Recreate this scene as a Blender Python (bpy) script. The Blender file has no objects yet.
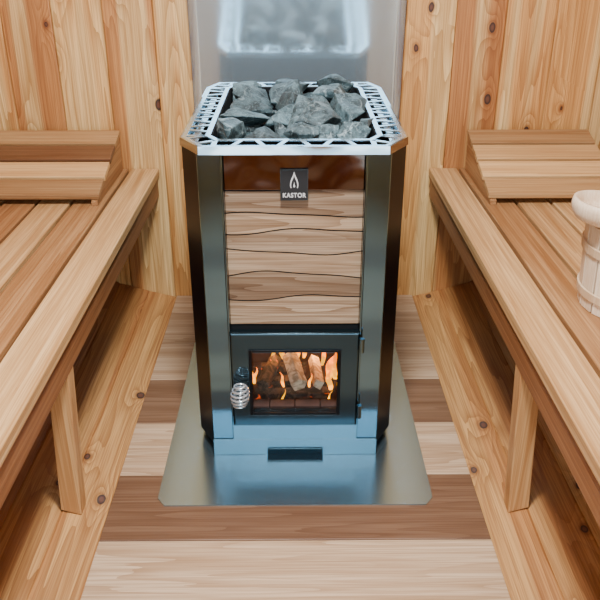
import bpy, bmesh, math, random
from mathutils import Vector, Matrix, noise
from mathutils.bvhtree import BVHTree
random.seed(11)
COL = bpy.context.scene.collection

# ------------------------------------------------------------------ node helper
class NT:
    def __init__(s, name):
        s.mat = bpy.data.materials.new(name); s.mat.use_nodes = True
        s.t = s.mat.node_tree; s.t.nodes.clear()
        s.out = s.t.nodes.new('ShaderNodeOutputMaterial')
    def n(s, typ, ins=None, **props):
        nd = s.t.nodes.new(typ)
        for k, v in props.items(): setattr(nd, k, v)
        for k, v in (ins or {}).items(): s.set(nd, k, v)
        return nd
    def set(s, nd, k, v):
        sock = nd.inputs[k]
        if isinstance(v, bpy.types.NodeSocket): s.t.links.new(v, sock)
        else: sock.default_value = v
    def math(s, op, a, b=0.0, clamp=False):
        nd = s.n('ShaderNodeMath', operation=op); nd.use_clamp = clamp
        s.set(nd, 0, a); s.set(nd, 1, b); return nd.outputs[0]
    def vmath(s, op, a, b):
        nd = s.n('ShaderNodeVectorMath', operation=op)
        s.set(nd, 0, a); s.set(nd, 1, b); return nd.outputs[0]
    def mix(s, f, a, b):
        nd = s.n('ShaderNodeMix', data_type='RGBA')
        s.set(nd, 0, f); s.set(nd, 6, a); s.set(nd, 7, b); return nd.outputs[2]
    def ss(s, x, lo, hi):
        nd = s.n('ShaderNodeMapRange', interpolation_type='SMOOTHSTEP')
        s.set(nd, 0, x); s.set(nd, 1, lo); s.set(nd, 2, hi); s.set(nd, 3, 0.0); s.set(nd, 4, 1.0)
        return nd.outputs[0]
    def finish(s, **ins):
        p = s.n('ShaderNodeBsdfPrincipled')
        for k, v in ins.items(): s.set(p, k.replace('_', ' '), v)
        s.t.links.new(p.outputs[0], s.out.inputs[0]); return s.mat

def c(r, g, b): return (r, g, b, 1.0)

def wood(name, light, pink, ratio=(.60,.44,.32), pale=None, long='Z', cross='X', knots=1.0, rings=9.0, rough=0.5, ringmix=0.7, palemix=0.6, gl=0.45, gc=9.0, streak=.4):
    """plank wood: tone per plank from the 'plank' attribute (r=tone, g/b=seed)"""
    k = NT(name)
    tc = k.n('ShaderNodeTexCoord').outputs['Object']
    at = k.n('ShaderNodeAttribute', attribute_name='plank')
    sa = k.n('ShaderNodeSeparateColor'); k.set(sa, 0, at.outputs['Color'])
    off = k.vmath('MULTIPLY', at.outputs['Vector'], (0.0, 13.0, 17.0))
    p = k.vmath('ADD', tc, off)
    sx = k.n('ShaderNodeSeparateXYZ'); k.set(sx, 0, p)
    L = sx.outputs[long]; C = sx.outputs[cross]
    cv = k.n('ShaderNodeCombineXYZ'); k.set(cv, 0, k.math('MULTIPLY', L, 3.4)); k.set(cv, 1, k.math('MULTIPLY', C, 5.6))
    wob = k.n('ShaderNodeTexNoise', {'Vector': p, 'Scale': 40.0, 'Detail': 2.0})
    vo = k.n('ShaderNodeTexVoronoi', {'Vector': cv.outputs[0], 'Scale': 1.0, 'Randomness': 1.0}, voronoi_dimensions='2D')
    vc = k.n('ShaderNodeSeparateColor'); k.set(vc, 0, vo.outputs['Color'])
    on = k.ss(vc.outputs[0], 0.60 - 0.25 * min(knots, 1.5), 0.62 - 0.25 * min(knots, 1.5))
    if knots <= 0: on = k.math('MULTIPLY', on, 0.0)
    dist = k.math('ADD', vo.outputs['Distance'], k.math('MULTIPLY', k.math('SUBTRACT', wob.outputs[0], 0.5), 0.03))
    rad = k.math('MULTIPLY', k.math('ADD', vc.outputs[1], 0.45), 0.052)
    core = k.math('MULTIPLY', on, k.math('SUBTRACT', 1.0, k.ss(k.math('DIVIDE', dist, rad), 0.8, 1.1)))
    halo = k.math('MULTIPLY', on, k.math('POWER', 2.718, k.math('MULTIPLY', dist, -9.0)))
    m = [1.0, 1.0, 1.0]
    for i, a in enumerate('XYZ'): m[i] = gl if a == long else gc
    q = k.vmath('MULTIPLY', p, tuple(m))
    n1 = k.n('ShaderNodeTexNoise', {'Vector': q, 'Scale': 1.0, 'Detail': 2.0, 'Roughness': 0.45})
    mj = [90.0] * 3; mj['XYZ'.index(long)] = 3.0
    nj = k.n('ShaderNodeTexNoise', {'Vector': k.vmath('MULTIPLY', p, tuple(mj)), 'Scale': 1.0, 'Detail': 2.0})
    v = k.math('ADD', n1.outputs[0], k.math('MULTIPLY', halo, 0.26))
    v = k.math('MULTIPLY', v, rings * 1.5)
    v = k.math('ADD', v, k.math('MULTIPLY', nj.outputs[0], 0.35))
    fr = k.math('FRACT', v)
    m5 = [12.0] * 3; m5['XYZ'.index(long)] = 1.5
    n5 = k.n('ShaderNodeTexNoise', {'Vector': k.vmath('MULTIPLY', p, tuple(m5)), 'Scale': 1.0, 'Detail': 2.0})
    ring = k.math('MULTIPLY', k.math('POWER', fr, 2.0), k.ss(n5.outputs[0], .20, .55))
    m2 = [340.0] * 3; m2['XYZ'.index(long)] = 4.0
    n2 = k.n('ShaderNodeTexNoise', {'Vector': k.vmath('MULTIPLY', p, tuple(m2)), 'Scale': 1.0, 'Detail': 3.0, 'Roughness': .6})
    m3 = [40.0] * 3; m3['XYZ'.index(long)] = .9
    n3 = k.n('ShaderNodeTexNoise', {'Vector': k.vmath('MULTIPLY', p, tuple(m3)), 'Scale': 1.0, 'Detail': 5.0, 'Roughness': .65})
    m4 = [13.0] * 3; m4['XYZ'.index(long)] = 0.4
    n4 = k.n('ShaderNodeTexNoise', {'Vector': k.vmath('MULTIPLY', p, tuple(m4)), 'Scale': 1.0, 'Detail': 1.5})
    base = k.mix(sa.outputs[0], light, pink)
    if pale: base = k.mix(k.math('MULTIPLY', k.ss(n4.outputs[0], 0.47, 0.57), palemix), base, pale)
    dk = k.vmath('MULTIPLY', base, ratio)
    base2 = k.mix(k.math('MULTIPLY', k.ss(n3.outputs[0], 0.42, 0.64), streak), base, dk)
    base2 = k.mix(k.math('MULTIPLY', ring, ringmix), base2, dk)
    base2 = k.mix(k.math('MULTIPLY', k.ss(n2.outputs[0], 0.42, 0.60), 0.45), base2, dk)
    kc = k.mix(k.ss(k.math('DIVIDE', dist, rad), 0.25, 0.95), c(.12,.04,.018), c(.014,.007,.004))
    base2 = k.mix(k.math('MULTIPLY', k.math('MULTIPLY', k.ss(halo, 0.35, 0.9), 0.95), on), base2, k.vmath('MULTIPLY', dk, (.7,.5,.42)))
    base2 = k.mix(core, base2, kc)
    bp = k.n('ShaderNodeBump', {'Strength': 0.12, 'Distance': 0.002, 'Height': k.math('ADD', n2.outputs[0], ring)})
    return k.finish(Base_Color=base2, Roughness=rough, Normal=bp.outputs[0])

def metal(name, col, rough=0.25, var=0.08, metallic=1.0, brush=None, bump=0.0, tint=0.82, bscale=4.0, spec=0.5):
    k = NT(name)
    tc = k.n('ShaderNodeTexCoord').outputs['Object']
    q = k.vmath('MULTIPLY', tc, brush or (1.0, 1.0, 1.0))
    nn = k.n('ShaderNodeTexNoise', {'Vector': q, 'Scale': 8.0, 'Detail': 4.0})
    r = k.math('ADD', k.math('MULTIPLY', nn.outputs[0], var), rough - var * 0.5)
    d = tuple([x * tint for x in col[:3]] + [1.0])
    base = k.mix(nn.outputs[0], d, col)
    ins = dict(Base_Color=base, Metallic=metallic, Roughness=r, Specular_IOR_Level=spec)
    if bump:
        n2 = k.n('ShaderNodeTexNoise', {'Vector': tc, 'Scale': bscale, 'Detail': 1.0})
        ins['Normal'] = k.n('ShaderNodeBump', {'Strength': bump, 'Distance': 0.02, 'Height': n2.outputs[0]}).outputs[0]
    return k.finish(**ins)

# ------------------------------------------------------------------ mesh helper
class MB:
    def __init__(s):
        s.bm = bmesh.new(); s.lay = s.bm.loops.layers.float_color.new('plank')
    def _tag(s, faces, tone):
        col = (random.random() if tone is None else tone, random.random(), random.random(), 1.0)
        for f in faces:
            for l in f.loops: l[s.lay] = col
    def box(s, lo, hi, tone=None, M=None):
        x0, y0, z0 = lo; x1, y1, z1 = hi
        vs = [s.bm.verts.new((M @ Vector(p)) if M else p) for p in
              [(x0,y0,z0),(x1,y0,z0),(x1,y1,z0),(x0,y1,z0),(x0,y0,z1),(x1,y0,z1),(x1,y1,z1),(x0,y1,z1)]]
        fs = [s.bm.faces.new([vs[i] for i in q]) for q in
              [(0,3,2,1),(4,5,6,7),(0,1,5,4),(1,2,6,5),(2,3,7,6),(3,0,4,7)]]
        s._tag(fs, tone); return fs
    def prism(s, pts, vec, tone=None):
        return s.hexa(pts, [Vector(p) + Vector(vec) for p in pts], tone)
    def hexa(s, bot, top, tone=None):
        a = [s.bm.verts.new(p) for p in bot]; b = [s.bm.verts.new(p) for p in top]; n = len(a)
        fs = [s.bm.faces.new(a[::-1]), s.bm.faces.new(b)]
        for i in range(n):
            j = (i + 1) % n; fs.append(s.bm.faces.new((a[i], a[j], b[j], b[i])))
        s._tag(fs, tone); return fs
    def ring(s, outer, inner, z0, z1, tone=None, open_edges=()):
        n = len(outer); fs = []
        for i in range(n):
            if i in open_edges: continue
            j = (i + 1) % n
            o0, o1, i0, i1 = outer[i], outer[j], inner[i], inner[j]
            fs += s.prism([(o0[0], o0[1], z0), (o1[0], o1[1], z0), (i1[0], i1[1], z0), (i0[0], i0[1], z0)], (0, 0, z1 - z0), tone)
        return fs
    def lathe(s, prof, cen, seg=32, M=None, tone=None, staves=0, closed=False):
        rows = []
        for r, z in prof:
            row = []
            for i in range(seg):
                a = 2 * math.pi * i / seg
                p = Vector((r * math.cos(a), r * math.sin(a), z))
                if M: p = M @ p
                row.append(s.bm.verts.new(p + Vector(cen)))
            rows.append(row)
        rng = range(len(rows)) if closed else range(len(rows) - 1)
        for k in rng:
            k2 = (k + 1) % len(rows)
            for i in range(seg):
                j = (i + 1) % seg
                f = s.bm.faces.new((rows[k][i], rows[k][j], rows[k2][j], rows[k2][i]))
                for l in f.loops: l[s.lay] = (0.5 if tone is None else tone, .3, .7, 1)
        if not closed:
            for row, flip in ((rows[0], True), (rows[-1], False)):
                try:
                    f = s.bm.faces.new(row[::-1] if flip else row); s._tag([f], 0.5)
                except ValueError: pass
    def tube(s, pts, r, seg=8, tone=0.5):
        rows = []; pts = [Vector(p) for p in pts]; up = None
        for i, p in enumerate(pts):
            t = (pts[min(i + 1, len(pts) - 1)] - pts[max(i - 1, 0)]).normalized()
            if up is None:
                up = Vector((0, 0, 1)) if abs(t.z) < 0.9 else Vector((1, 0, 0))
            u = (up - t * up.dot(t)).normalized(); w = t.cross(u); up = u
            rr = r[i] if isinstance(r, (list, tuple)) else r
            rows.append([s.bm.verts.new(p + (u * math.cos(2*math.pi*j/seg) + w * math.sin(2*math.pi*j/seg)) * rr) for j in range(seg)])
        fs = []
        for k in range(len(rows) - 1):
            for j in range(seg):
                j2 = (j + 1) % seg
                fs.append(s.bm.faces.new((rows[k][j], rows[k][j2], rows[k+1][j2], rows[k+1][j])))
        fs.append(s.bm.faces.new(rows[0][::-1])); fs.append(s.bm.faces.new(rows[-1]))
        s._tag(fs, tone)
    def obj(s, name, mat, parent=None, bevel=0.0, smooth=False, label=None, category=None, group=None, kind=None, segs=2):
        bmesh.ops.recalc_face_normals(s.bm, faces=s.bm.faces)
        xs = [v.co for v in s.bm.verts]
        o = Vector(((min(v.x for v in xs)+max(v.x for v in xs))/2, (min(v.y for v in xs)+max(v.y for v in xs))/2, min(v.z for v in xs)))
        bmesh.ops.translate(s.bm, verts=s.bm.verts, vec=-o)
        me = bpy.data.meshes.new(name); s.bm.to_mesh(me); s.bm.free()
        me.materials.append(mat)
        if smooth:
            for p in me.polygons: p.use_smooth = True
        ob = bpy.data.objects.new(name, me); COL.objects.link(ob)
        if parent is not None:
            ob.parent = parent; ob.location = o - WORLD[parent.name]
        else: ob.location = o
        WORLD[ob.name] = o
        if bevel:
            b = ob.modifiers.new('bevel', 'BEVEL'); b.width = bevel; b.segments = segs; b.limit_method = 'ANGLE'; b.angle_limit = math.radians(40)
        for kk, vv in (('label', label), ('category', category), ('group', group), ('kind', kind)):
            if vv: ob[kk] = vv
        return ob
WORLD = {}
def empty(name, loc, label, category, group=None):
    e = bpy.data.objects.new(name, None); COL.objects.link(e); e.location = loc; e.empty_display_size = 0.1
    e['label'] = label; e['category'] = category
    if group: e['group'] = group
    WORLD[e.name] = Vector(loc); return e

def offset(poly, d):
    n = len(poly); res = []
    for i in range(n):
        p0, p1, p2 = Vector(poly[i-1]), Vector(poly[i]), Vector(poly[(i+1) % n])
        e1 = (p1 - p0).normalized(); e2 = (p2 - p1).normalized()
        n1 = Vector((-e1.y, e1.x)); n2 = Vector((-e2.y, e2.x))
        a = p0 + n1 * d; b = p1 + n2 * d
        den = e1.x * e2.y - e1.y * e2.x
        t = ((b.x - a.x) * e2.y - (b.y - a.y) * e2.x) / den
        q = a + e1 * t; res.append((q.x, q.y))
    return res

# ------------------------------------------------------------------ materials
M_wall = wood('cedar_wall', c(.78,.43,.14), c(.40,.145,.040), (.42,.27,.13), c(.87,.63,.28), 'Z', 'X', knots=1.35, rings=12, palemix=.75, gl=.5)
M_stave = wood('cedar_stave', c(.58,.28,.09), c(.36,.135,.04), (.38,.24,.13), c(.70,.41,.15), 'Y', 'X', knots=1.45, rings=10, gl=.35, palemix=.55)
M_floor = wood('cedar_floor', c(.74,.54,.35), c(.15,.064,.028), (.48,.35,.23), None, 'X', 'Y', knots=0, rings=8, ringmix=0.6, gl=.7, gc=12)
M_bench = wood('cedar_bench', c(.80,.53,.245), c(.29,.115,.038), (.45,.30,.17), None, 'Y', 'X', knots=0, rings=8, ringmix=0.6, gl=.16, gc=13, streak=.5)
M_leg = wood('cedar_leg', c(.78,.49,.21), c(.44,.20,.08), (.55,.37,.22), None, 'Z', 'X', knots=0, rings=6, ringmix=0.55, gl=.4, gc=14)
M_head = wood('cedar_headrest', c(.82,.53,.24), c(.10,.026,.010), (.50,.34,.20), None, 'X', 'Y', knots=0, rings=6, ringmix=0.5, gl=.3, gc=14)
M_panel = wood('plank_reflection_panel', c(.46,.33,.21), c(.10,.052,.03), (.32,.22,.15), c(.54,.42,.29), 'X', 'Z', knots=0, rings=6, rough=0.16, ringmix=0.75, gl=1.4, gc=14, palemix=.35)  # wood colours stand in for floor planks mirrored in polished steel
M_pale = wood('pale_pine', c(.84,.72,.56), c(.62,.47,.31), (.75,.62,.48), None, 'Z', 'X', knots=0, rings=4, ringmix=0.3)
M_steel = metal('brushed_steel', c(.165,.265,.32), 0.22, 0.03, tint=.95)
M_col = metal('dark_blue_steel', c(.12,.205,.26), 0.11, 0.02, tint=.97)
M_plate = metal('plate_steel', c(.40,.59,.69), 0.23, 0.02, tint=.97, metallic=.95)
M_mirror = metal('mirror_steel', c(.62,.84,.98), 0.10, 0.02, metallic=.82, bump=0.08, bscale=5.0, tint=.97)
M_chrome = metal('chrome', c(.62,.72,.77), 0.08, 0.03, bump=.35, bscale=9.0)
M_rim = metal('rim_steel', c(.56,.69,.76), 0.20, 0.02, metallic=.92, tint=.97)
M_spring = metal('spring_chrome', c(.66,.74,.79), 0.10, 0.02, metallic=.7)
M_black = metal('black_enamel', c(.004,.004,.005), 0.30, 0.03, metallic=0.0, spec=.14)
M_door = metal('door_dark_steel', c(.045,.078,.098), 0.15, 0.03, metallic=0.9)
M_dark = metal('dark_iron', c(.006,.007,.008), 0.8, 0.1, metallic=0.0, spec=.2)
M_badge = metal('badge_black', c(.004,.004,.005), 0.6, 0.02, metallic=0.0)
M_white = metal('badge_white', c(.62,.63,.62), 0.5, 0.02, metallic=0.0)
M_upper = metal('brown_reflection_steel', c(.20,.145,.12), .08, .03, bump=.5, bscale=8.0)  # brown tint paints the plank reflection into this mirror steel strip

def rock_mat():
    k = NT('olivine_stone')
    tc = k.n('ShaderNodeTexCoord').outputs['Object']
    oi = k.n('ShaderNodeObjectInfo').outputs['Random']
    cv = k.n('ShaderNodeCombineXYZ'); k.set(cv, 0, k.math('MULTIPLY', oi, 50.0))
    p = k.vmath('ADD', tc, cv.outputs[0])
    a = k.n('ShaderNodeTexNoise', {'Vector': p, 'Scale': 26.0, 'Detail': 9.0, 'Roughness': 0.78})
    b = k.n('ShaderNodeTexNoise', {'Vector': p, 'Scale': 230.0, 'Detail': 3.0, 'Roughness': 0.7})
    w = k.n('ShaderNodeTexNoise', {'Vector': p, 'Scale': 10.0, 'Detail': 3.0, 'Distortion': 1.0})
    vein = k.math('ABSOLUTE', k.math('SUBTRACT', w.outputs[0], 0.5))
    base = k.mix(k.ss(a.outputs[0], 0.41, 0.62), c(.012,.027,.031), c(.085,.145,.162))
    base = k.mix(k.math('MULTIPLY', k.ss(b.outputs[0], 0.55, 0.68), 0.55), base, c(.29,.41,.44))
    base = k.mix(k.math('MULTIPLY', k.math('SUBTRACT', 1.0, k.ss(vein, 0.0, 0.012)), 0.35), base, c(.45,.56,.57))
    tone = k.math('ADD', k.math('MULTIPLY', oi, 1.1), 0.5)
    hv = k.n('ShaderNodeHueSaturation', {'Color': base, 'Value': tone}).outputs[0]
    bp = k.n('ShaderNodeBump', {'Strength': 1.0, 'Distance': 0.006, 'Height': a.outputs[0]})
    return k.finish(Base_Color=hv, Roughness=0.42, Normal=bp.outputs[0])
M_rock = rock_mat()

def flame_mat():
    k = NT('flame')
    tc = k.n('ShaderNodeTexCoord').outputs['Object']
    z = k.n('ShaderNodeSeparateXYZ'); k.set(z, 0, tc)
    nn = k.n('ShaderNodeTexNoise', {'Vector': tc, 'Scale': 60.0, 'Detail': 2.0})
    f = k.math('ADD', k.math('DIVIDE', z.outputs[2], .11), k.math('MULTIPLY', k.math('SUBTRACT', nn.outputs[0], 0.5), 1.6))
    col = k.mix(k.ss(f, 0.15, 1.0), c(1.0,.42,.0), c(1.0,.16,.0))
    lw = k.n('ShaderNodeLayerWeight', {'Blend': 0.35})
    em = k.n('ShaderNodeEmission', {'Color': col, 'Strength': k.math('ADD', 2.0, k.math('MULTIPLY', k.ss(nn.outputs[0], .42, .62), 3.5))})
    tr = k.n('ShaderNodeBsdfTransparent')
    mx = k.n('ShaderNodeMixShader'); k.set(mx, 0, k.ss(lw.outputs['Facing'], 0.6, 1.0))
    k.t.links.new(em.outputs[0], mx.inputs[1]); k.t.links.new(tr.outputs[0], mx.inputs[2])
    k.t.links.new(mx.outputs[0], k.out.inputs[0]); return k.mat
M_flame = flame_mat()

def brick_mat():
    k = NT('firebrick')
    tc = k.n('ShaderNodeTexCoord').outputs['Object']
    nn = k.n('ShaderNodeTexNoise', {'Vector': tc, 'Scale': 60.0, 'Detail': 5.0})
    return k.finish(Base_Color=k.mix(nn.outputs[0], c(.02,.009,.007), c(.08,.035,.025)), Roughness=0.9)
M_brick = brick_mat()
def log_mat(name, a, b, ember=0.0):
    k = NT(name)
    tc = k.n('ShaderNodeTexCoord').outputs['Object']
    nn = k.n('ShaderNodeTexNoise', {'Vector': tc, 'Scale': 45.0, 'Detail': 5.0, 'Distortion': 1.0})
    n2 = k.n('ShaderNodeTexNoise', {'Vector': tc, 'Scale': 34.0, 'Detail': 3.0, 'Distortion': 1.5})
    return k.finish(Base_Color=k.mix(k.ss(nn.outputs[0], .40, .62), a, b), Roughness=0.85,
                    Emission_Color=c(1,.10,.001), Emission_Strength=k.math('MULTIPLY', k.ss(n2.outputs[0], .62, .74), ember))
M_logd = log_mat('charred_wood', c(.008,.007,.006), c(.10,.06,.038), 1.2)
M_logp = log_mat('split_wood', c(.42,.30,.18), c(.82,.68,.48), 0.0)

def glass_mat(name, f=0.07):
    k = NT(name)
    tr = k.n('ShaderNodeBsdfTransparent'); gl = k.n('ShaderNodeBsdfGlossy', {'Roughness': 0.03})
    mx = k.n('ShaderNodeMixShader'); k.set(mx, 0, f)
    k.t.links.new(tr.outputs[0], mx.inputs[1]); k.t.links.new(gl.outputs[0], mx.inputs[2])
    k.t.links.new(mx.outputs[0], k.out.inputs[0]); return k.mat
M_glass = glass_mat('clear_glass', .02)

# ------------------------------------------------------------------ room
YB = 2.412; YF = -0.55
m = MB()
bounds = [YF, -0.281, -0.068, 0.145, 0.358, 0.572, 0.785, 0.998, 1.212, 1.426, 1.639, 1.852, 2.065, 2.278, YB]
tones = {7: .12, 8: .90, 9: .22, 10: .86, 11: .32, 12: .45, 13: .25}
for i in range(len(bounds) - 1):
    m.box((-.42, bounds[i] + .0008, -.03), (.42, bounds[i+1] - .0008, 0), tones.get(i, random.random() * .8))
m.obj('floor', M_floor, bevel=.002, kind='structure')

m = MB()
x = -.425 - .153 * 5
wt = [.6,.3,.7,.1,.6,.15,.55,.3,.5,.12,.08,.75,.3,.15]
i = 0
while x < 1.1:
    m.box((x + .0003, YB, -.06), (x + .1527, YB + .03, 2.2), wt[i % len(wt)])
    x += .153; i += 1
m.obj('wall_back', M_wall, bevel=.005, kind='structure')

prof = [(.42,-.005),(.515,.020),(.615,.050),(.72,.105),(.81,.175),(.885,.265),(.94,.37),(.98,.485),(1.005,.61),(1.02,.75),(1.03,.9),(1.03,1.05),(1.02,1.2),(.99,1.35),(.94,1.5),(.87,1.64),(.78,1.77),(.66,1.89),(.52,1.98),(.36,2.05),(.18,2.09),(0,2.10)]
def staves(m, pr, sgn, tones=None):
    for i in range(len(pr) - 1):
        a, b = Vector(pr[i]), Vector(pr[i+1]); d = (b - a).normalized(); nn = Vector((d.y, -d.x)) * .03
        pts = [(sgn*q.x, YF, q.y) for q in (a, b, b + nn + d * .012, a + nn - d * .012)]
        m.prism(pts, (0, YB - YF, 0), None if not tones else tones[i % len(tones)])
for sgn, nm in ((-1, 'wall_left'), (1, 'wall_right')):
    m = MB(); staves(m, prof[:13], sgn, [.2,.6,.9,.3,.9,.4]); m.obj(nm, M_stave, bevel=.004, kind='structure')
m = MB(); staves(m, prof[12:], -1); staves(m, prof[12:], 1); m.obj('ceiling', M_stave, bevel=.0015, kind='structure')
m = MB()
x = -1.06
while x < 1.05:
    x1 = x + .151
    if x1 < -.79 or x > .76: m.box((x, YF - .03, -.06), (x1, YF, 2.15), None)
    else:
        m.box((x, YF - .03, -.06), (x1, YF, .28), None); m.box((x, YF - .03, 1.8), (x1, YF, 2.15), None)
    x += .1525
m.obj('wall_front', M_wall, kind='structure')
m = MB()
for a, b in (((-.76,YF-.02,.28),(.76,YF+.02,.33)), ((-.76,YF-.02,1.75),(.76,YF+.02,1.8)), ((-.76,YF-.02,.33),(-.71,YF+.02,1.75)), ((.71,YF-.02,.33),(.76,YF+.02,1.75))):
    m.box(a, b, .3)
wf = m.obj('unseen_window_1', M_leg, kind='structure')  # unseen window, opening widened so the heat shield reflects white
m = MB(); m.box((-.71, YF-.003, .33), (.71, YF+.003, 1.75)); m.obj('unseen_window_pane', M_glass, parent=wf)

# heat shield: thin sheet, bowed a little above stove height
m = MB(); R = 3.2
zl = [0.0, .3, .6] + [.6 + .04 * i for i in range(1, 20)]
def sy(x, z): return YB - .010 - (x * x) / (2 * 9.0) * min(1, z / .6) - (max(0, z - .67) ** 2) / (2 * R)
NX = 24; g = [[], []]
for z in zl:
    for t, off in ((0, 0), (1, .0025)):
        g[t].append([m.bm.verts.new((.01 + -.325 + .65 * i / NX, sy(-.325 + .65 * i / NX, z) + off, z)) for i in range(NX + 1)])
for r in range(len(zl) - 1):
    for i in range(NX):
        for t in (0, 1): m.bm.faces.new((g[t][r][i], g[t][r][i+1], g[t][r+1][i+1], g[t][r+1][i]))
    for i in (0, NX): m.bm.faces.new((g[0][r][i], g[1][r][i], g[1][r+1][i], g[0][r+1][i]))
for r in (0, len(zl) - 1):
    for i in range(NX): m.bm.faces.new((g[0][r][i], g[1][r][i], g[1][r][i+1], g[0][r][i+1]))
m.obj('heat_shield', M_mirror, smooth=True, label='polished steel heat shield sheet on the plank wall behind the stove', category='heat shield')

m = MB()
pl = [(-.297,1.318),(.297,1.318),(.315,1.342),(.315,2.10),(-.315,2.10),(-.315,1.342)]
m.prism([(p[0], p[1], 0.0) for p in pl], (0, 0, .003))
m.obj('hearth_plate', M_plate, label='brushed steel floor plate with clipped corners under the stove', category='floor plate')

# ------------------------------------------------------------------ benches
def bench(sgn, tones, label):
    e = empty('sauna_bench', (sgn * .7, 1.3, .02), label, 'bench', 'sauna benches')
    Y0 = .15; Y1 = YB - .004
    m = MB(); w = .090; x = .445
    for i in range(5):
        x1 = min(x + w, .955)
        a, b = (x, x1) if sgn > 0 else (-x1, -x)
        m.box((a, Y0, .440), (b, Y1, .466), tones[i]); x += .1
    m.obj('seat', M_bench, e, bevel=.0025)
    m = MB(); a, b = sorted((sgn * .452, sgn * .474))
    m.box((a, Y0, .372), (b, Y1, .4395), .9); m.obj('apron', M_bench, e, bevel=.002)
    for yy in (.35, 1.280):
        m = MB()
        B = [(sgn*.472, yy, .010), (sgn*.516, yy, .025), (sgn*.516, yy+.04, .025), (sgn*.472, yy+.04, .010)]
        T = [(sgn*.453, yy, .3715), (sgn*.496, yy, .3715), (sgn*.496, yy+.04, .3715), (sgn*.453, yy+.04, .3715)]
        m.hexa(B, T, .35); m.obj('leg', M_leg, e, bevel=.002)
    for yy in (.391, 1.321, 2.375):
        m = MB(); a, b = sorted((sgn * .476, sgn * .93)); m.box((a, yy, .385), (b, yy + .03, .440), .6)
        m.obj('cross_support', M_head, e, bevel=.002)
bench(-1, [.15, .7, .3, .85, .4], 'cedar slatted sauna bench with a slim wedge headrest on it')
bench(1, [.28, .7, .4, .18, .35], 'cedar slatted sauna bench holding a wooden bucket and headrest')

def headrest(sgn, tones, label):
    e = empty('headrest', (sgn * .75, 2.2, .4665), label, 'headrest', 'slatted headrests')
    A = Vector((2.03, .497)); B = Vector((2.385, .602)); d = (B - A).normalized(); n = Vector((-d.y, d.x))
    L = (B - A).length
    m = MB(); k = 4; w = L / k
    for i in range(k):
        p = A + d * (i * w + .006); q = A + d * ((i + 1) * w - .006)
        p2, q2 = p - n * .016, q - n * .016
        m.prism([(sgn*.553, t.x, t.y) for t in (p, q, q2, p2)], (sgn * .385, 0, 0), tones[i])
    m.obj('slats', M_head, e, bevel=.002)
    for x0 in (.558, .915):
        m = MB()
        pts = [(sgn*x0, 2.035, .4665), (sgn*x0, 2.385, .4665), (sgn*x0, 2.385, .583), (sgn*x0, 2.035, .480)]
        m.prism(pts, (sgn * .018, 0, 0), .7)
        m.obj('side_board', M_bench, e, bevel=.001)
headrest(-1, [.62, .10, .88, .48], 'cedar slat wedge headrest, pinkish brown, against the wall')
headrest(1, [.42, .06, .25, .58], 'honey cedar slat wedge headrest against the wall')

# ------------------------------------------------------------------ bucket and ladle
BX, BY = .714, 1.40
e = empty('sauna_bucket', (BX, BY, .466), 'pale pine stave sauna bucket standing on the bench', 'bucket')
m = MB(); n_st = 18
for i in range(n_st):
    a0 = 2 * math.pi * (i + .06) / n_st; a1 = 2 * math.pi * (i + .94) / n_st
    def q(r, a, z): return (BX + r * math.cos(a), BY + r * math.sin(a), .4665 + z)
    m.hexa([q(.116, a0, 0), q(.116, a1, 0), q(.100, a1, 0), q(.100, a0, 0)], [q(.126, a0, .180), q(.126, a1, .180), q(.111, a1, .180), q(.111, a0, .180)])
m.lathe([(.100, .012), (.100, .020)], (BX, BY, .4665), 36)
m.obj('tub', M_pale, e, bevel=.0015)
for z, h in ((.035, .010), (.130, .010)):
    m = MB(); r = .116 + .010 * z / .180
    m.lathe([(r-.001,z-h),(r+.0035,z-h+.001),(r+.005,z+h-.001),(r+.0005,z+h)], (BX,BY,.4665), 48, closed=True, tone=1.0)
    m.obj('hoop', M_pale, e, bevel=.001)
m = MB()
m.tube([(BX + .131*math.cos(t), BY, .625 + .13*math.sin(t)*.9) for t in [i*math.pi/2.4/10 for i in range(11)]], .006)
m.obj('bail_handle', M_pale, e, smooth=True)
e = empty('ladle', (.60, BY, .648), 'pale turned wooden ladle resting across the bucket rim', 'ladle')
m = MB()
MT = Matrix.Rotation(math.radians(4), 4, 'Y')
m.lathe([(.0005,.0),(.040,.001),(.058,.008),(.067,.020),(.070,.034),(.068,.046),(.062,.047),(.060,.032),(.048,.013),(.0005,.009)], (.612,BY-.01,.6510), 40, M=MT)
m.obj('cup', M_pale, e, smooth=True)
m = MB(); m.tube([(.676,BY,.684),(.74,BY+.01,.690),(.92,BY+.06,.706)], [.008,.009,.011], 12); m.obj('handle', M_pale, e, smooth=True)

# ------------------------------------------------------------------ stove
ST = empty('sauna_stove', (0, 1.84, .0035), 'octagonal wood-burning sauna stove with steel columns and glass door', 'stove')
Z0 = .0035; ZT = .762
foot = [(-.20,1.51),(.20,1.51),(.24,1.58),(.24,2.10),(.20,2.165),(-.20,2.165),(-.24,2.10),(-.24,1.58)]
m = MB(); m.ring(foot, offset(foot, .004), .03, ZT, open_edges=(0,)); m.obj('body', M_black, ST)
DZ = .008
for sgn in (-1, 1):
    m = MB(); a, b = sorted((sgn * .150, sgn * .2005))
    m.box((a, 1.503, Z0), (b, 1.5095, ZT))
    a, b = sorted((sgn * .1462, sgn * .1515)); m.box((a, 1.490, .089 + DZ), (b, 1.530, ZT))
    m.obj('column', M_col, ST, bevel=.002)
m = MB()
m.box((-.2003, 1.499, Z0), (.2003, 1.5028, .050)); m.box((-.151, 1.499, .050), (.151, 1.5028, .0888 + DZ))
m.obj('plinth', M_steel, ST, bevel=.0008)
m = MB(); m.box((-.068, 1.474, Z0), (.068, 1.4985, .0065)); m.box((-.068, 1.4955, .0065), (.068, 1.4988, .024)); m.obj('ash_lip', M_door, ST, bevel=.0008)
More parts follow.
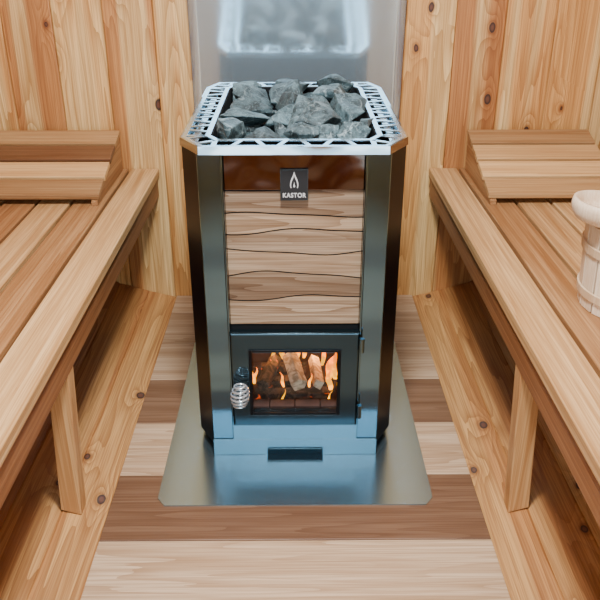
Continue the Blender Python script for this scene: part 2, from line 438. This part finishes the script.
m = MB(); m.box((-.2, 1.515, .01), (.2, 2.12, .028)); m.obj('base_pan', M_dark, ST)
m = MB()
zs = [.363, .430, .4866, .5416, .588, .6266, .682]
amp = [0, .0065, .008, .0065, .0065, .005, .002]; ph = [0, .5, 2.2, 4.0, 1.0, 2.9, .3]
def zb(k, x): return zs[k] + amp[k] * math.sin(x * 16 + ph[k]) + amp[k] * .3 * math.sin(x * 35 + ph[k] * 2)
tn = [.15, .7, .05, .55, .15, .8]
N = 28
for k in range(6):  # strips paint the wavy floor reflection onto the steel front
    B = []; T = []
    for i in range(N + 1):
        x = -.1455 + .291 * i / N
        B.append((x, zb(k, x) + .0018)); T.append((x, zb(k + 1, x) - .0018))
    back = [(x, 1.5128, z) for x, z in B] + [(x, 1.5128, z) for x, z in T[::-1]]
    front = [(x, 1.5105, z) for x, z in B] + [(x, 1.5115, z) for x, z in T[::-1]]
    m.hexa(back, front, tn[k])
m.obj('front_panel', M_panel, ST, label='polished steel front panel with wavy floor-plank reflection painted on')
m = MB(); m.box((-.1455, 1.5065, .683), (.1455, 1.5125, ZT)); m.obj('upper_panel', M_upper, ST, bevel=.001)
m = MB(); m.box((-.1455, 1.513, .318), (.1455, 1.518, ZT)); m.obj('backing_plate', M_dark, ST)
m = MB(); m.box((-.029, 1.5005, .662), (.029, 1.5062, .729)); bd = m.obj('badge', M_badge, ST, bevel=.001, label='black maker badge with white flame mark')
cu = bpy.data.curves.new('t', 'FONT'); cu.body = 'KASTOR'; cu.size = .0118; cu.align_x = 'CENTER'; cu.offset = .0003; cu.extrude = .0003; cu.space_character = 1.12
to = bpy.data.objects.new('t', cu); COL.objects.link(to); bpy.context.view_layer.update()
me = bpy.data.meshes.new_from_object(to.evaluated_get(bpy.context.evaluated_depsgraph_get()))
bpy.data.objects.remove(to)
me.transform(Matrix.Translation((0, 1.5000, .669)) @ Matrix.Rotation(math.pi/2, 4, 'X') @ Matrix.Scale(1.15, 4, (0, 1, 0)))
m = MB(); m.bm.from_mesh(me); m.lay = m.bm.loops.layers.float_color.get('plank') or m.lay
m.obj('lettering', M_white, bd)
m = MB()
def outline(o_, i_, skip=()):
    for i in range(len(o_)):
        if i in skip: continue
        j = (i + 1) % len(o_)
        m.prism([(o_[i][0], 1.5003, o_[i][1]), (o_[j][0], 1.5003, o_[j][1]), (i_[j][0], 1.5003, i_[j][1]), (i_[i][0], 1.5003, i_[i][1])], (0, -.0004, 0))
def fl(s, cz, up): 
    R = [(0, up), (.22, 1.05), (.50, .40), (.64, -.15), (.66, -.62), (.56, -1.0), (0, -1.0)]
    return [(x * s, cz + z * s) for x, z in R] + [(-x * s, cz + z * s) for x, z in R[-2:0:-1]]
outline(fl(.0130, .7020, 1.75), fl(.0098, .6995, 1.65), skip=(5, 6))
m.prism([(x * .8, 1.5003, z) for x, z in fl(.0036, .6945, 2.3)], (0, -.0004, 0))
m.obj('emblem', M_white, bd)
m = MB()
outline([(-.0283,.6627),(.0283,.6627),(.0283,.7283),(-.0283,.7283)], [(-.0277,.6633),(.0277,.6633),(.0277,.7277),(-.0277,.7277)])
m.obj('badge_border', M_steel, bd)
DR_Y0, DR_Y1 = 1.484, 1.508
m = MB()
op = [(-.101, .129+DZ), (.101, .129+DZ), (.101, .300+DZ), (-.101, .300+DZ)]; ou = [(-.146, .093+DZ), (.146, .093+DZ), (.146, .345+DZ), (-.146, .345+DZ)]
for i in range(4):
    j = (i + 1) % 4
    m.prism([(ou[i][0], DR_Y0, ou[i][1]), (ou[j][0], DR_Y0, ou[j][1]), (op[j][0], DR_Y0, op[j][1]), (op[i][0], DR_Y0, op[i][1])], (0, DR_Y1 - DR_Y0, 0))
bmesh.ops.remove_doubles(m.bm, verts=m.bm.verts, dist=.0001)
m.bm.verts.index_update(); dup = {}
for f in m.bm.faces: dup.setdefault(tuple(sorted(v.index for v in f.verts)), []).append(f)
bmesh.ops.delete(m.bm, geom=[f for fs in dup.values() if len(fs) > 1 for f in fs], context='FACES_ONLY')
door = m.obj('door', M_door, ST, bevel=.003, label='dark steel firebox door with glass window')
m = MB()
for a, b in (((-.106, .125), (-.098, .304)), ((.098, .125), (.106, .304)), ((-.098, .125), (.098, .132)), ((-.098, .297), (.098, .304))):
    m.box((a[0], 1.4805, a[1] + DZ), (b[0], 1.4838, b[1] + DZ))
m.obj('window_trim', M_black, door, bevel=.001)
m = MB(); m.box((-.1008, 1.494, .1292 + DZ), (.1008, 1.498, .2998 + DZ)); m.obj('glass', M_glass, door)
m = MB(); pts = []
hx, hy, hz = -.1285, 1.452, .178; TN = 6
for i in range(TN * 16 + 1):
    t = i / (TN * 16); a = t * TN * 2 * math.pi; r = .0115 + .0090 * math.sin(math.pi * t)
    pts.append((hx + math.cos(a) * r + t * .004, hy + math.sin(a) * r, hz + t * .060))
m.tube(pts, .0027, 8)
m.tube([(hx + .001, hy, hz + .004), (hx + .002, hy, hz + .026), (hx + .003, hy + .008, hz + .030), (hx + .003, 1.487, hz + .030)], .0030, 8)
m.obj('handle', M_spring, door, smooth=True, label='coiled chrome spring handle')
for zz in (.128, .308):
    m = MB(); m.lathe([(.006, 0), (.006, .035)], (.152, 1.478, zz), 12); m.obj('hinge', M_col, door)
m = MB()
m.box((-.14, 1.80, .075), (.14, 1.83, .345)); m.box((-.145, 1.515, .075), (-.125, 1.80, .345)); m.box((.125, 1.515, .075), (.145, 1.80, .345))
m.box((-.145, 1.515, .345), (.145, 1.83, .352)); m.box((-.145, 1.515, .068), (.145, 1.83, .090))
for i in range(4): m.box((-.124 + i * .062 + .001, 1.530, .0905), (-.124 + (i + 1) * .062 - .001, 1.562, .126))
m.obj('firebox', M_brick, ST, bevel=.002)
top = [(-.1925,1.476),(.1925,1.476),(.2400,1.556),(.2400,2.105),(.212,2.185),(-.212,2.185),(-.2400,2.105),(-.2400,1.556)]
m = MB(); bo, bi_ = top, offset(top, .004); to_, ti = offset(top, .0010), offset(top, .0050)
for i in range(8):
    j = (i + 1) % 8
    m.hexa([(*bo[i], .766), (*bo[j], .766), (*bi_[j], .766), (*bi_[i], .766)], [(*to_[i], .7825), (*to_[j], .7825), (*ti[j], .7825), (*ti[i], .7825)])
m.ring(offset(top, .0045), offset(top, .036), .7662, .768)
bmesh.ops.remove_doubles(m.bm, verts=m.bm.verts, dist=.00001)
m.obj('crown_band', M_chrome, ST)
m = MB()
RW = .064
m.ring(offset(top, .0054), offset(top, .014), .7800, .7825)
inn = offset(top, RW); m.ring(offset(top, RW - .011), inn, .7800, .7825)
oa, ob_ = offset(top, .0135), offset(top, RW - .0105)
for i in range(8):
    j = (i + 1) % 8
    A0, A1, B0, B1 = Vector(oa[i]), Vector(oa[j]), Vector(ob_[i]), Vector(ob_[j])
    ux = (A1 - A0).normalized()
    base0 = A0 + ux * max(0, (B0 - A0).dot(ux)); Li = (B1 - B0).length
    nrm = (B0 - A0) - ux * (B0 - A0).dot(ux)
    n = max(1, round(Li / .044))
    for q in range(n + 1):
        xc = Li * q / n; sl = .007 * (1 if q % 2 == 0 else -1)
        if q in (0, n): sl = 0
        a = base0 + ux * (xc + sl); b = base0 + nrm + ux * (xc - sl); hw = ux * .0055
        m.prism([(*(a - hw), .7801), (*(a + hw), .7801), (*(b + hw), .7801), (*(b - hw), .7801)], (0, 0, .0023))
m.obj('vented_rim', M_rim, ST)
m = MB(); m.ring(inn, offset(top, RW + .003), .68, .780); m.prism([(p[0], p[1], .68) for p in offset(top, RW + .001)], (0, 0, .004)); m.obj('stone_basket', M_dark, ST)

# ------------------------------------------------------------------ stones, dropped one on another
random.seed(5)
inner = [Vector(p) for p in offset(top, .053)]
def inside(p):
    for i in range(8):
        a, b = inner[i], inner[(i + 1) % 8]
        if (b.x - a.x) * (p[1] - a.y) - (b.y - a.y) * (p[0] - a.x) < 0: return False
    return True
def rock(r):
    bm = bmesh.new()
    sx, sy_, sz = random.uniform(1.0, 1.3), random.uniform(.8, 1.0), random.uniform(.6, .85)
    for _ in range(11):
        v = Vector((random.gauss(0, 1), random.gauss(0, 1), random.gauss(0, 1))).normalized() * random.uniform(.85, 1.15)
        bm.verts.new((v.x * sx * r, v.y * sy_ * r, v.z * sz * r))
    res = bmesh.ops.convex_hull(bm, input=bm.verts)
    dele = [g for g in res['geom_interior'] if isinstance(g, bmesh.types.BMVert)]
    if dele: bmesh.ops.delete(bm, geom=dele, context='VERTS')
    bmesh.ops.dissolve_limit(bm, angle_limit=math.radians(14), verts=bm.verts, edges=bm.edges)
    bmesh.ops.bevel(bm, geom=list(bm.edges), offset=r * .025, segments=1, affect='EDGES')
    bmesh.ops.triangulate(bm, faces=bm.faces)
    for _ in range(4):
        bmesh.ops.subdivide_edges(bm, edges=[e for e in bm.edges if e.calc_length() > r * .2], cuts=1, use_grid_fill=True)
        bmesh.ops.triangulate(bm, faces=bm.faces)
    so = Vector((random.random() * 50, 0, 0))
    for v in bm.verts:
        v.co += v.co.normalized() * r * (noise.noise(v.co * (1.8 / r) + so) * .07 + noise.noise(v.co * (5.0 / r) + so) * .03)
    rz = Matrix.Rotation(random.random() * 6.28, 3, 'Z') @ Matrix.Rotation(random.uniform(-.6, .6), 3, 'X')
    for v in bm.verts: v.co = rz @ v.co
    bm.verts.index_update()
    vs = [v.co.copy() for v in bm.verts]; fs = [[v.index for v in f.verts] for f in bm.faces]
    bm.free(); return vs, fs
FL = .6845
AV = [Vector(p) for p in ((-.5, 1.2, FL), (.5, 1.2, FL), (.5, 2.4, FL), (-.5, 2.4, FL))]; AF = [[0, 1, 2, 3]]
ro = top; ri = offset(top, RW + .004)
for i in range(8):
    j = (i + 1) % 8; b0 = len(AV); K = 30
    for q in range(K + 1):
        AV.append(Vector((*Vector(ri[i]).lerp(Vector(ri[j]), q / K), .7835))); AV.append(Vector((*Vector(ro[i]).lerp(Vector(ro[j]), q / K), .7835)))
    for q in range(K): AF.append([b0 + 2*q, b0 + 2*q + 2, b0 + 2*q + 3, b0 + 2*q + 1])
nfix = len(AV)
cy = 1.835
def place(vs, fs, r, tries, edge, limf):
    rt = BVHTree.FromPolygons(vs, fs); tree = BVHTree.FromPolygons(AV, AF); best = None
    low = [v for v in vs if v.z <= r * .3]; hull = vs[::4]
    W = AV[4:nfix] + AV[nfix::2]
    for _ in range(tries):
        ox, oy = random.uniform(-.18, .18), random.uniform(1.52, 2.15)
        if not all(inside((v.x + ox, v.y + oy)) for v in hull): continue
        H = 1.2; dmin = 9
        for v in low:
            h = tree.ray_cast(Vector((v.x + ox, v.y + oy, v.z + H)), Vector((0, 0, -1)))
            if h[0] is not None: dmin = min(dmin, h[3])
        if H - dmin > limf(ox, oy) : continue
        for w in W:
            if abs(w.x - ox) < r * 1.5 and abs(w.y - oy) < r * 1.5:
                h = rt.ray_cast(Vector((w.x - ox, w.y - oy, w.z - H)), Vector((0, 0, 1)))
                if h[0] is not None: dmin = min(dmin, h[3])
        oz = H - dmin
        e_ = max(abs(ox) / .15, abs(oy - cy) / .29)
        sc = oz + random.uniform(0, .004) - edge * e_
        if oz > limf(ox, oy): continue
        if best is None or sc < best[0]: best = (sc, ox, oy, oz)
    return best
def add(vs, fs, b):
    global AV, AF
    _, ox, oy, oz = b; oz += .003
    base = len(AV); o = Vector((ox, oy, oz))
    AV += [v + o for v in vs]; AF += [[i + base for i in f] for f in fs]
    me = bpy.data.meshes.new('sauna_stone'); me.from_pydata([tuple(v) for v in vs], [], fs); me.materials.append(M_rock)
    so_ = bpy.data.objects.new('sauna_stone', me); so_.location = o; COL.objects.link(so_)
    so_['label'] = 'rough angular grey-green sauna stone in the stove basket'; so_['category'] = 'stone'; so_['group'] = 'sauna stones in the stove basket'
stones = 0; fails = 0
while stones < 70 and fails < 24:
    r = random.uniform(.050, .064)
    vs, fs = rock(r); b = place(vs, fs, r, 70, .045, lambda ox, oy: .788)
    if not b: fails += 1; continue
    fails = max(0, fails - .5); add(vs, fs, b); stones += 1
fails = 0; n2_ = 0
while n2_ < 26 and fails < 16:
    r = random.uniform(.034, .046)
    vs, fs = rock(r); b = place(vs, fs, r, 140, .045, lambda ox, oy: .788)
    if not b: fails += 1; continue
    add(vs, fs, b); n2_ += 1
print('stones', stones, n2_)

# ------------------------------------------------------------------ fire
def log(a, b, r, mat, label, n=5):
    a, b = Vector(a), Vector(b); m = MB()
    rows = []; t = (b - a).normalized(); u = t.orthogonal().normalized(); w = t.cross(u)
    rr = [r * random.uniform(.85, 1.15) for _ in range(n)]
    for k in range(5):
        p = a.lerp(b, k / 4)
        rows.append([m.bm.verts.new(p + (u * math.cos(2*math.pi*(j+.3)/n) + w * math.sin(2*math.pi*(j+.3)/n)) * rr[j] * random.uniform(.93, 1.05)) for j in range(n)])
    for k in range(4):
        for j in range(n): m.bm.faces.new((rows[k][j], rows[k][(j+1) % n], rows[k+1][(j+1) % n], rows[k+1][j]))
    m.bm.faces.new(rows[0][::-1]); m.bm.faces.new(rows[-1])
    m.obj('firewood_log', mat, bevel=.0012, label=label, category='firewood', group='burning logs in the firebox')
log((-.10,1.595,.113), (.09,1.600,.113), .019, M_logd, 'charred split log glowing in the firebox')
log((-.095,1.66,.113), (.10,1.655,.113), .020, M_logd, 'charred split log glowing in the firebox')
log((-.080,1.585,.152), (-.050,1.70,.158), .019, M_logd, 'charred split log glowing in the firebox')
log((.012,1.572,.160), (-.012,1.67,.184), .021, M_logp, 'pale split log laid on the fire')
log((.058,1.585,.152), (.048,1.70,.158), .016, M_logp, 'pale split log laid on the fire', 4)
log((.03,1.73,.113), (-.09,1.73,.113), .018, M_logd, 'charred split log glowing in the firebox')
m = MB()
def flame(x, y, z, h, w, lean=0):
    rows = []; K = 9; sg = 10
    for k in range(K + 1):
        t = k / K; r = max(w * math.sin(math.pi * (t * .82 + .16)) * (1 - t) ** .5, .0003)
        px = x + lean * t * h + math.sin(t * 6 + x * 90) * w * .9 * t; py = y + math.cos(t * 4 + x * 50) * w * .2
        rows.append([m.bm.verts.new((px + math.cos(2*math.pi*j/sg) * r, py + math.sin(2*math.pi*j/sg) * r * .5, z + t * h)) for j in range(sg)])
    for k in range(K):
        for j in range(sg): m.bm.faces.new((rows[k][j], rows[k][(j+1) % sg], rows[k+1][(j+1) % sg], rows[k+1][j]))
for a in ((-.104,1.62,.133,.050,.007,.1),(-.110,1.64,.135,.080,.008,-.1),(-.064,1.735,.135,.065,.006,.3),(-.030,1.74,.135,.085,.009,-.2),(-.012,1.745,.135,.10,.011,.2),
          (.008,1.74,.14,.09,.010,-.1),(.024,1.74,.138,.08,.008,.2),(.036,1.60,.136,.040,.005,.1),(.084,1.625,.136,.085,.011,.15),(.090,1.59,.134,.065,.009,-.1),(.104,1.64,.134,.095,.011,-.1),(.112,1.60,.125,.070,.007,0),(.078,1.57,.095,.050,.004,.3),(-.035,1.568,.10,.05,.004,.2),(-.028,1.60,.136,.045,.005,-.2),(.072,1.70,.14,.08,.007,.1)):
    flame(*a)
m.obj('fire', M_flame, smooth=True, kind='stuff', label='orange flames licking over logs behind the stove glass', category='fire')

# ------------------------------------------------------------------ lights, world, camera
def area(name, loc, target, size, energy, col, sy=None):
    l = bpy.data.lights.new(name, 'AREA'); l.shape = 'RECTANGLE'; l.size = size; l.size_y = sy or size; l.energy = energy; l.color = col
    o = bpy.data.objects.new(name, l); COL.objects.link(o); o.location = loc
    o.rotation_euler = (Vector(target) - Vector(loc)).to_track_quat('-Z', 'Y').to_euler()
area('ceiling_light', (0, .85, 2.0), (0, 1.5, .3), .25, 64, (.97, .98, 1.0), .25)
area('window_fill', (0, YF - .15, 1.1), (0, 2, .7), 1.4, 16, (.82, .93, 1.0), 1.4)  # added cool frontal fill, placed outside the unseen window
for xx in (-.055, .060):
    l = bpy.data.lights.new('fire_light', 'POINT'); l.energy = .7; l.color = (1, .40, .10); l.shadow_soft_size = .02
    o = bpy.data.objects.new('fire_light', l); o.location = (xx, 1.70, .205); COL.objects.link(o)
w = bpy.data.worlds.new('World'); w.use_nodes = True; bpy.context.scene.world = w
bg = w.node_tree.nodes['Background']; bg.inputs[0].default_value = (.62, .85, 1.0, 1); bg.inputs[1].default_value = 2.4

cd = bpy.data.cameras.new('camera'); cam = bpy.data.objects.new('camera', cd); COL.objects.link(cam)
cam.location = (0, 0, 1.17); cam.rotation_euler = (math.radians(90 - 26.26), 0, math.radians(-.46))
cd.sensor_width = 36; cd.lens = 45; cd.clip_start = .02
bpy.context.scene.camera = cam
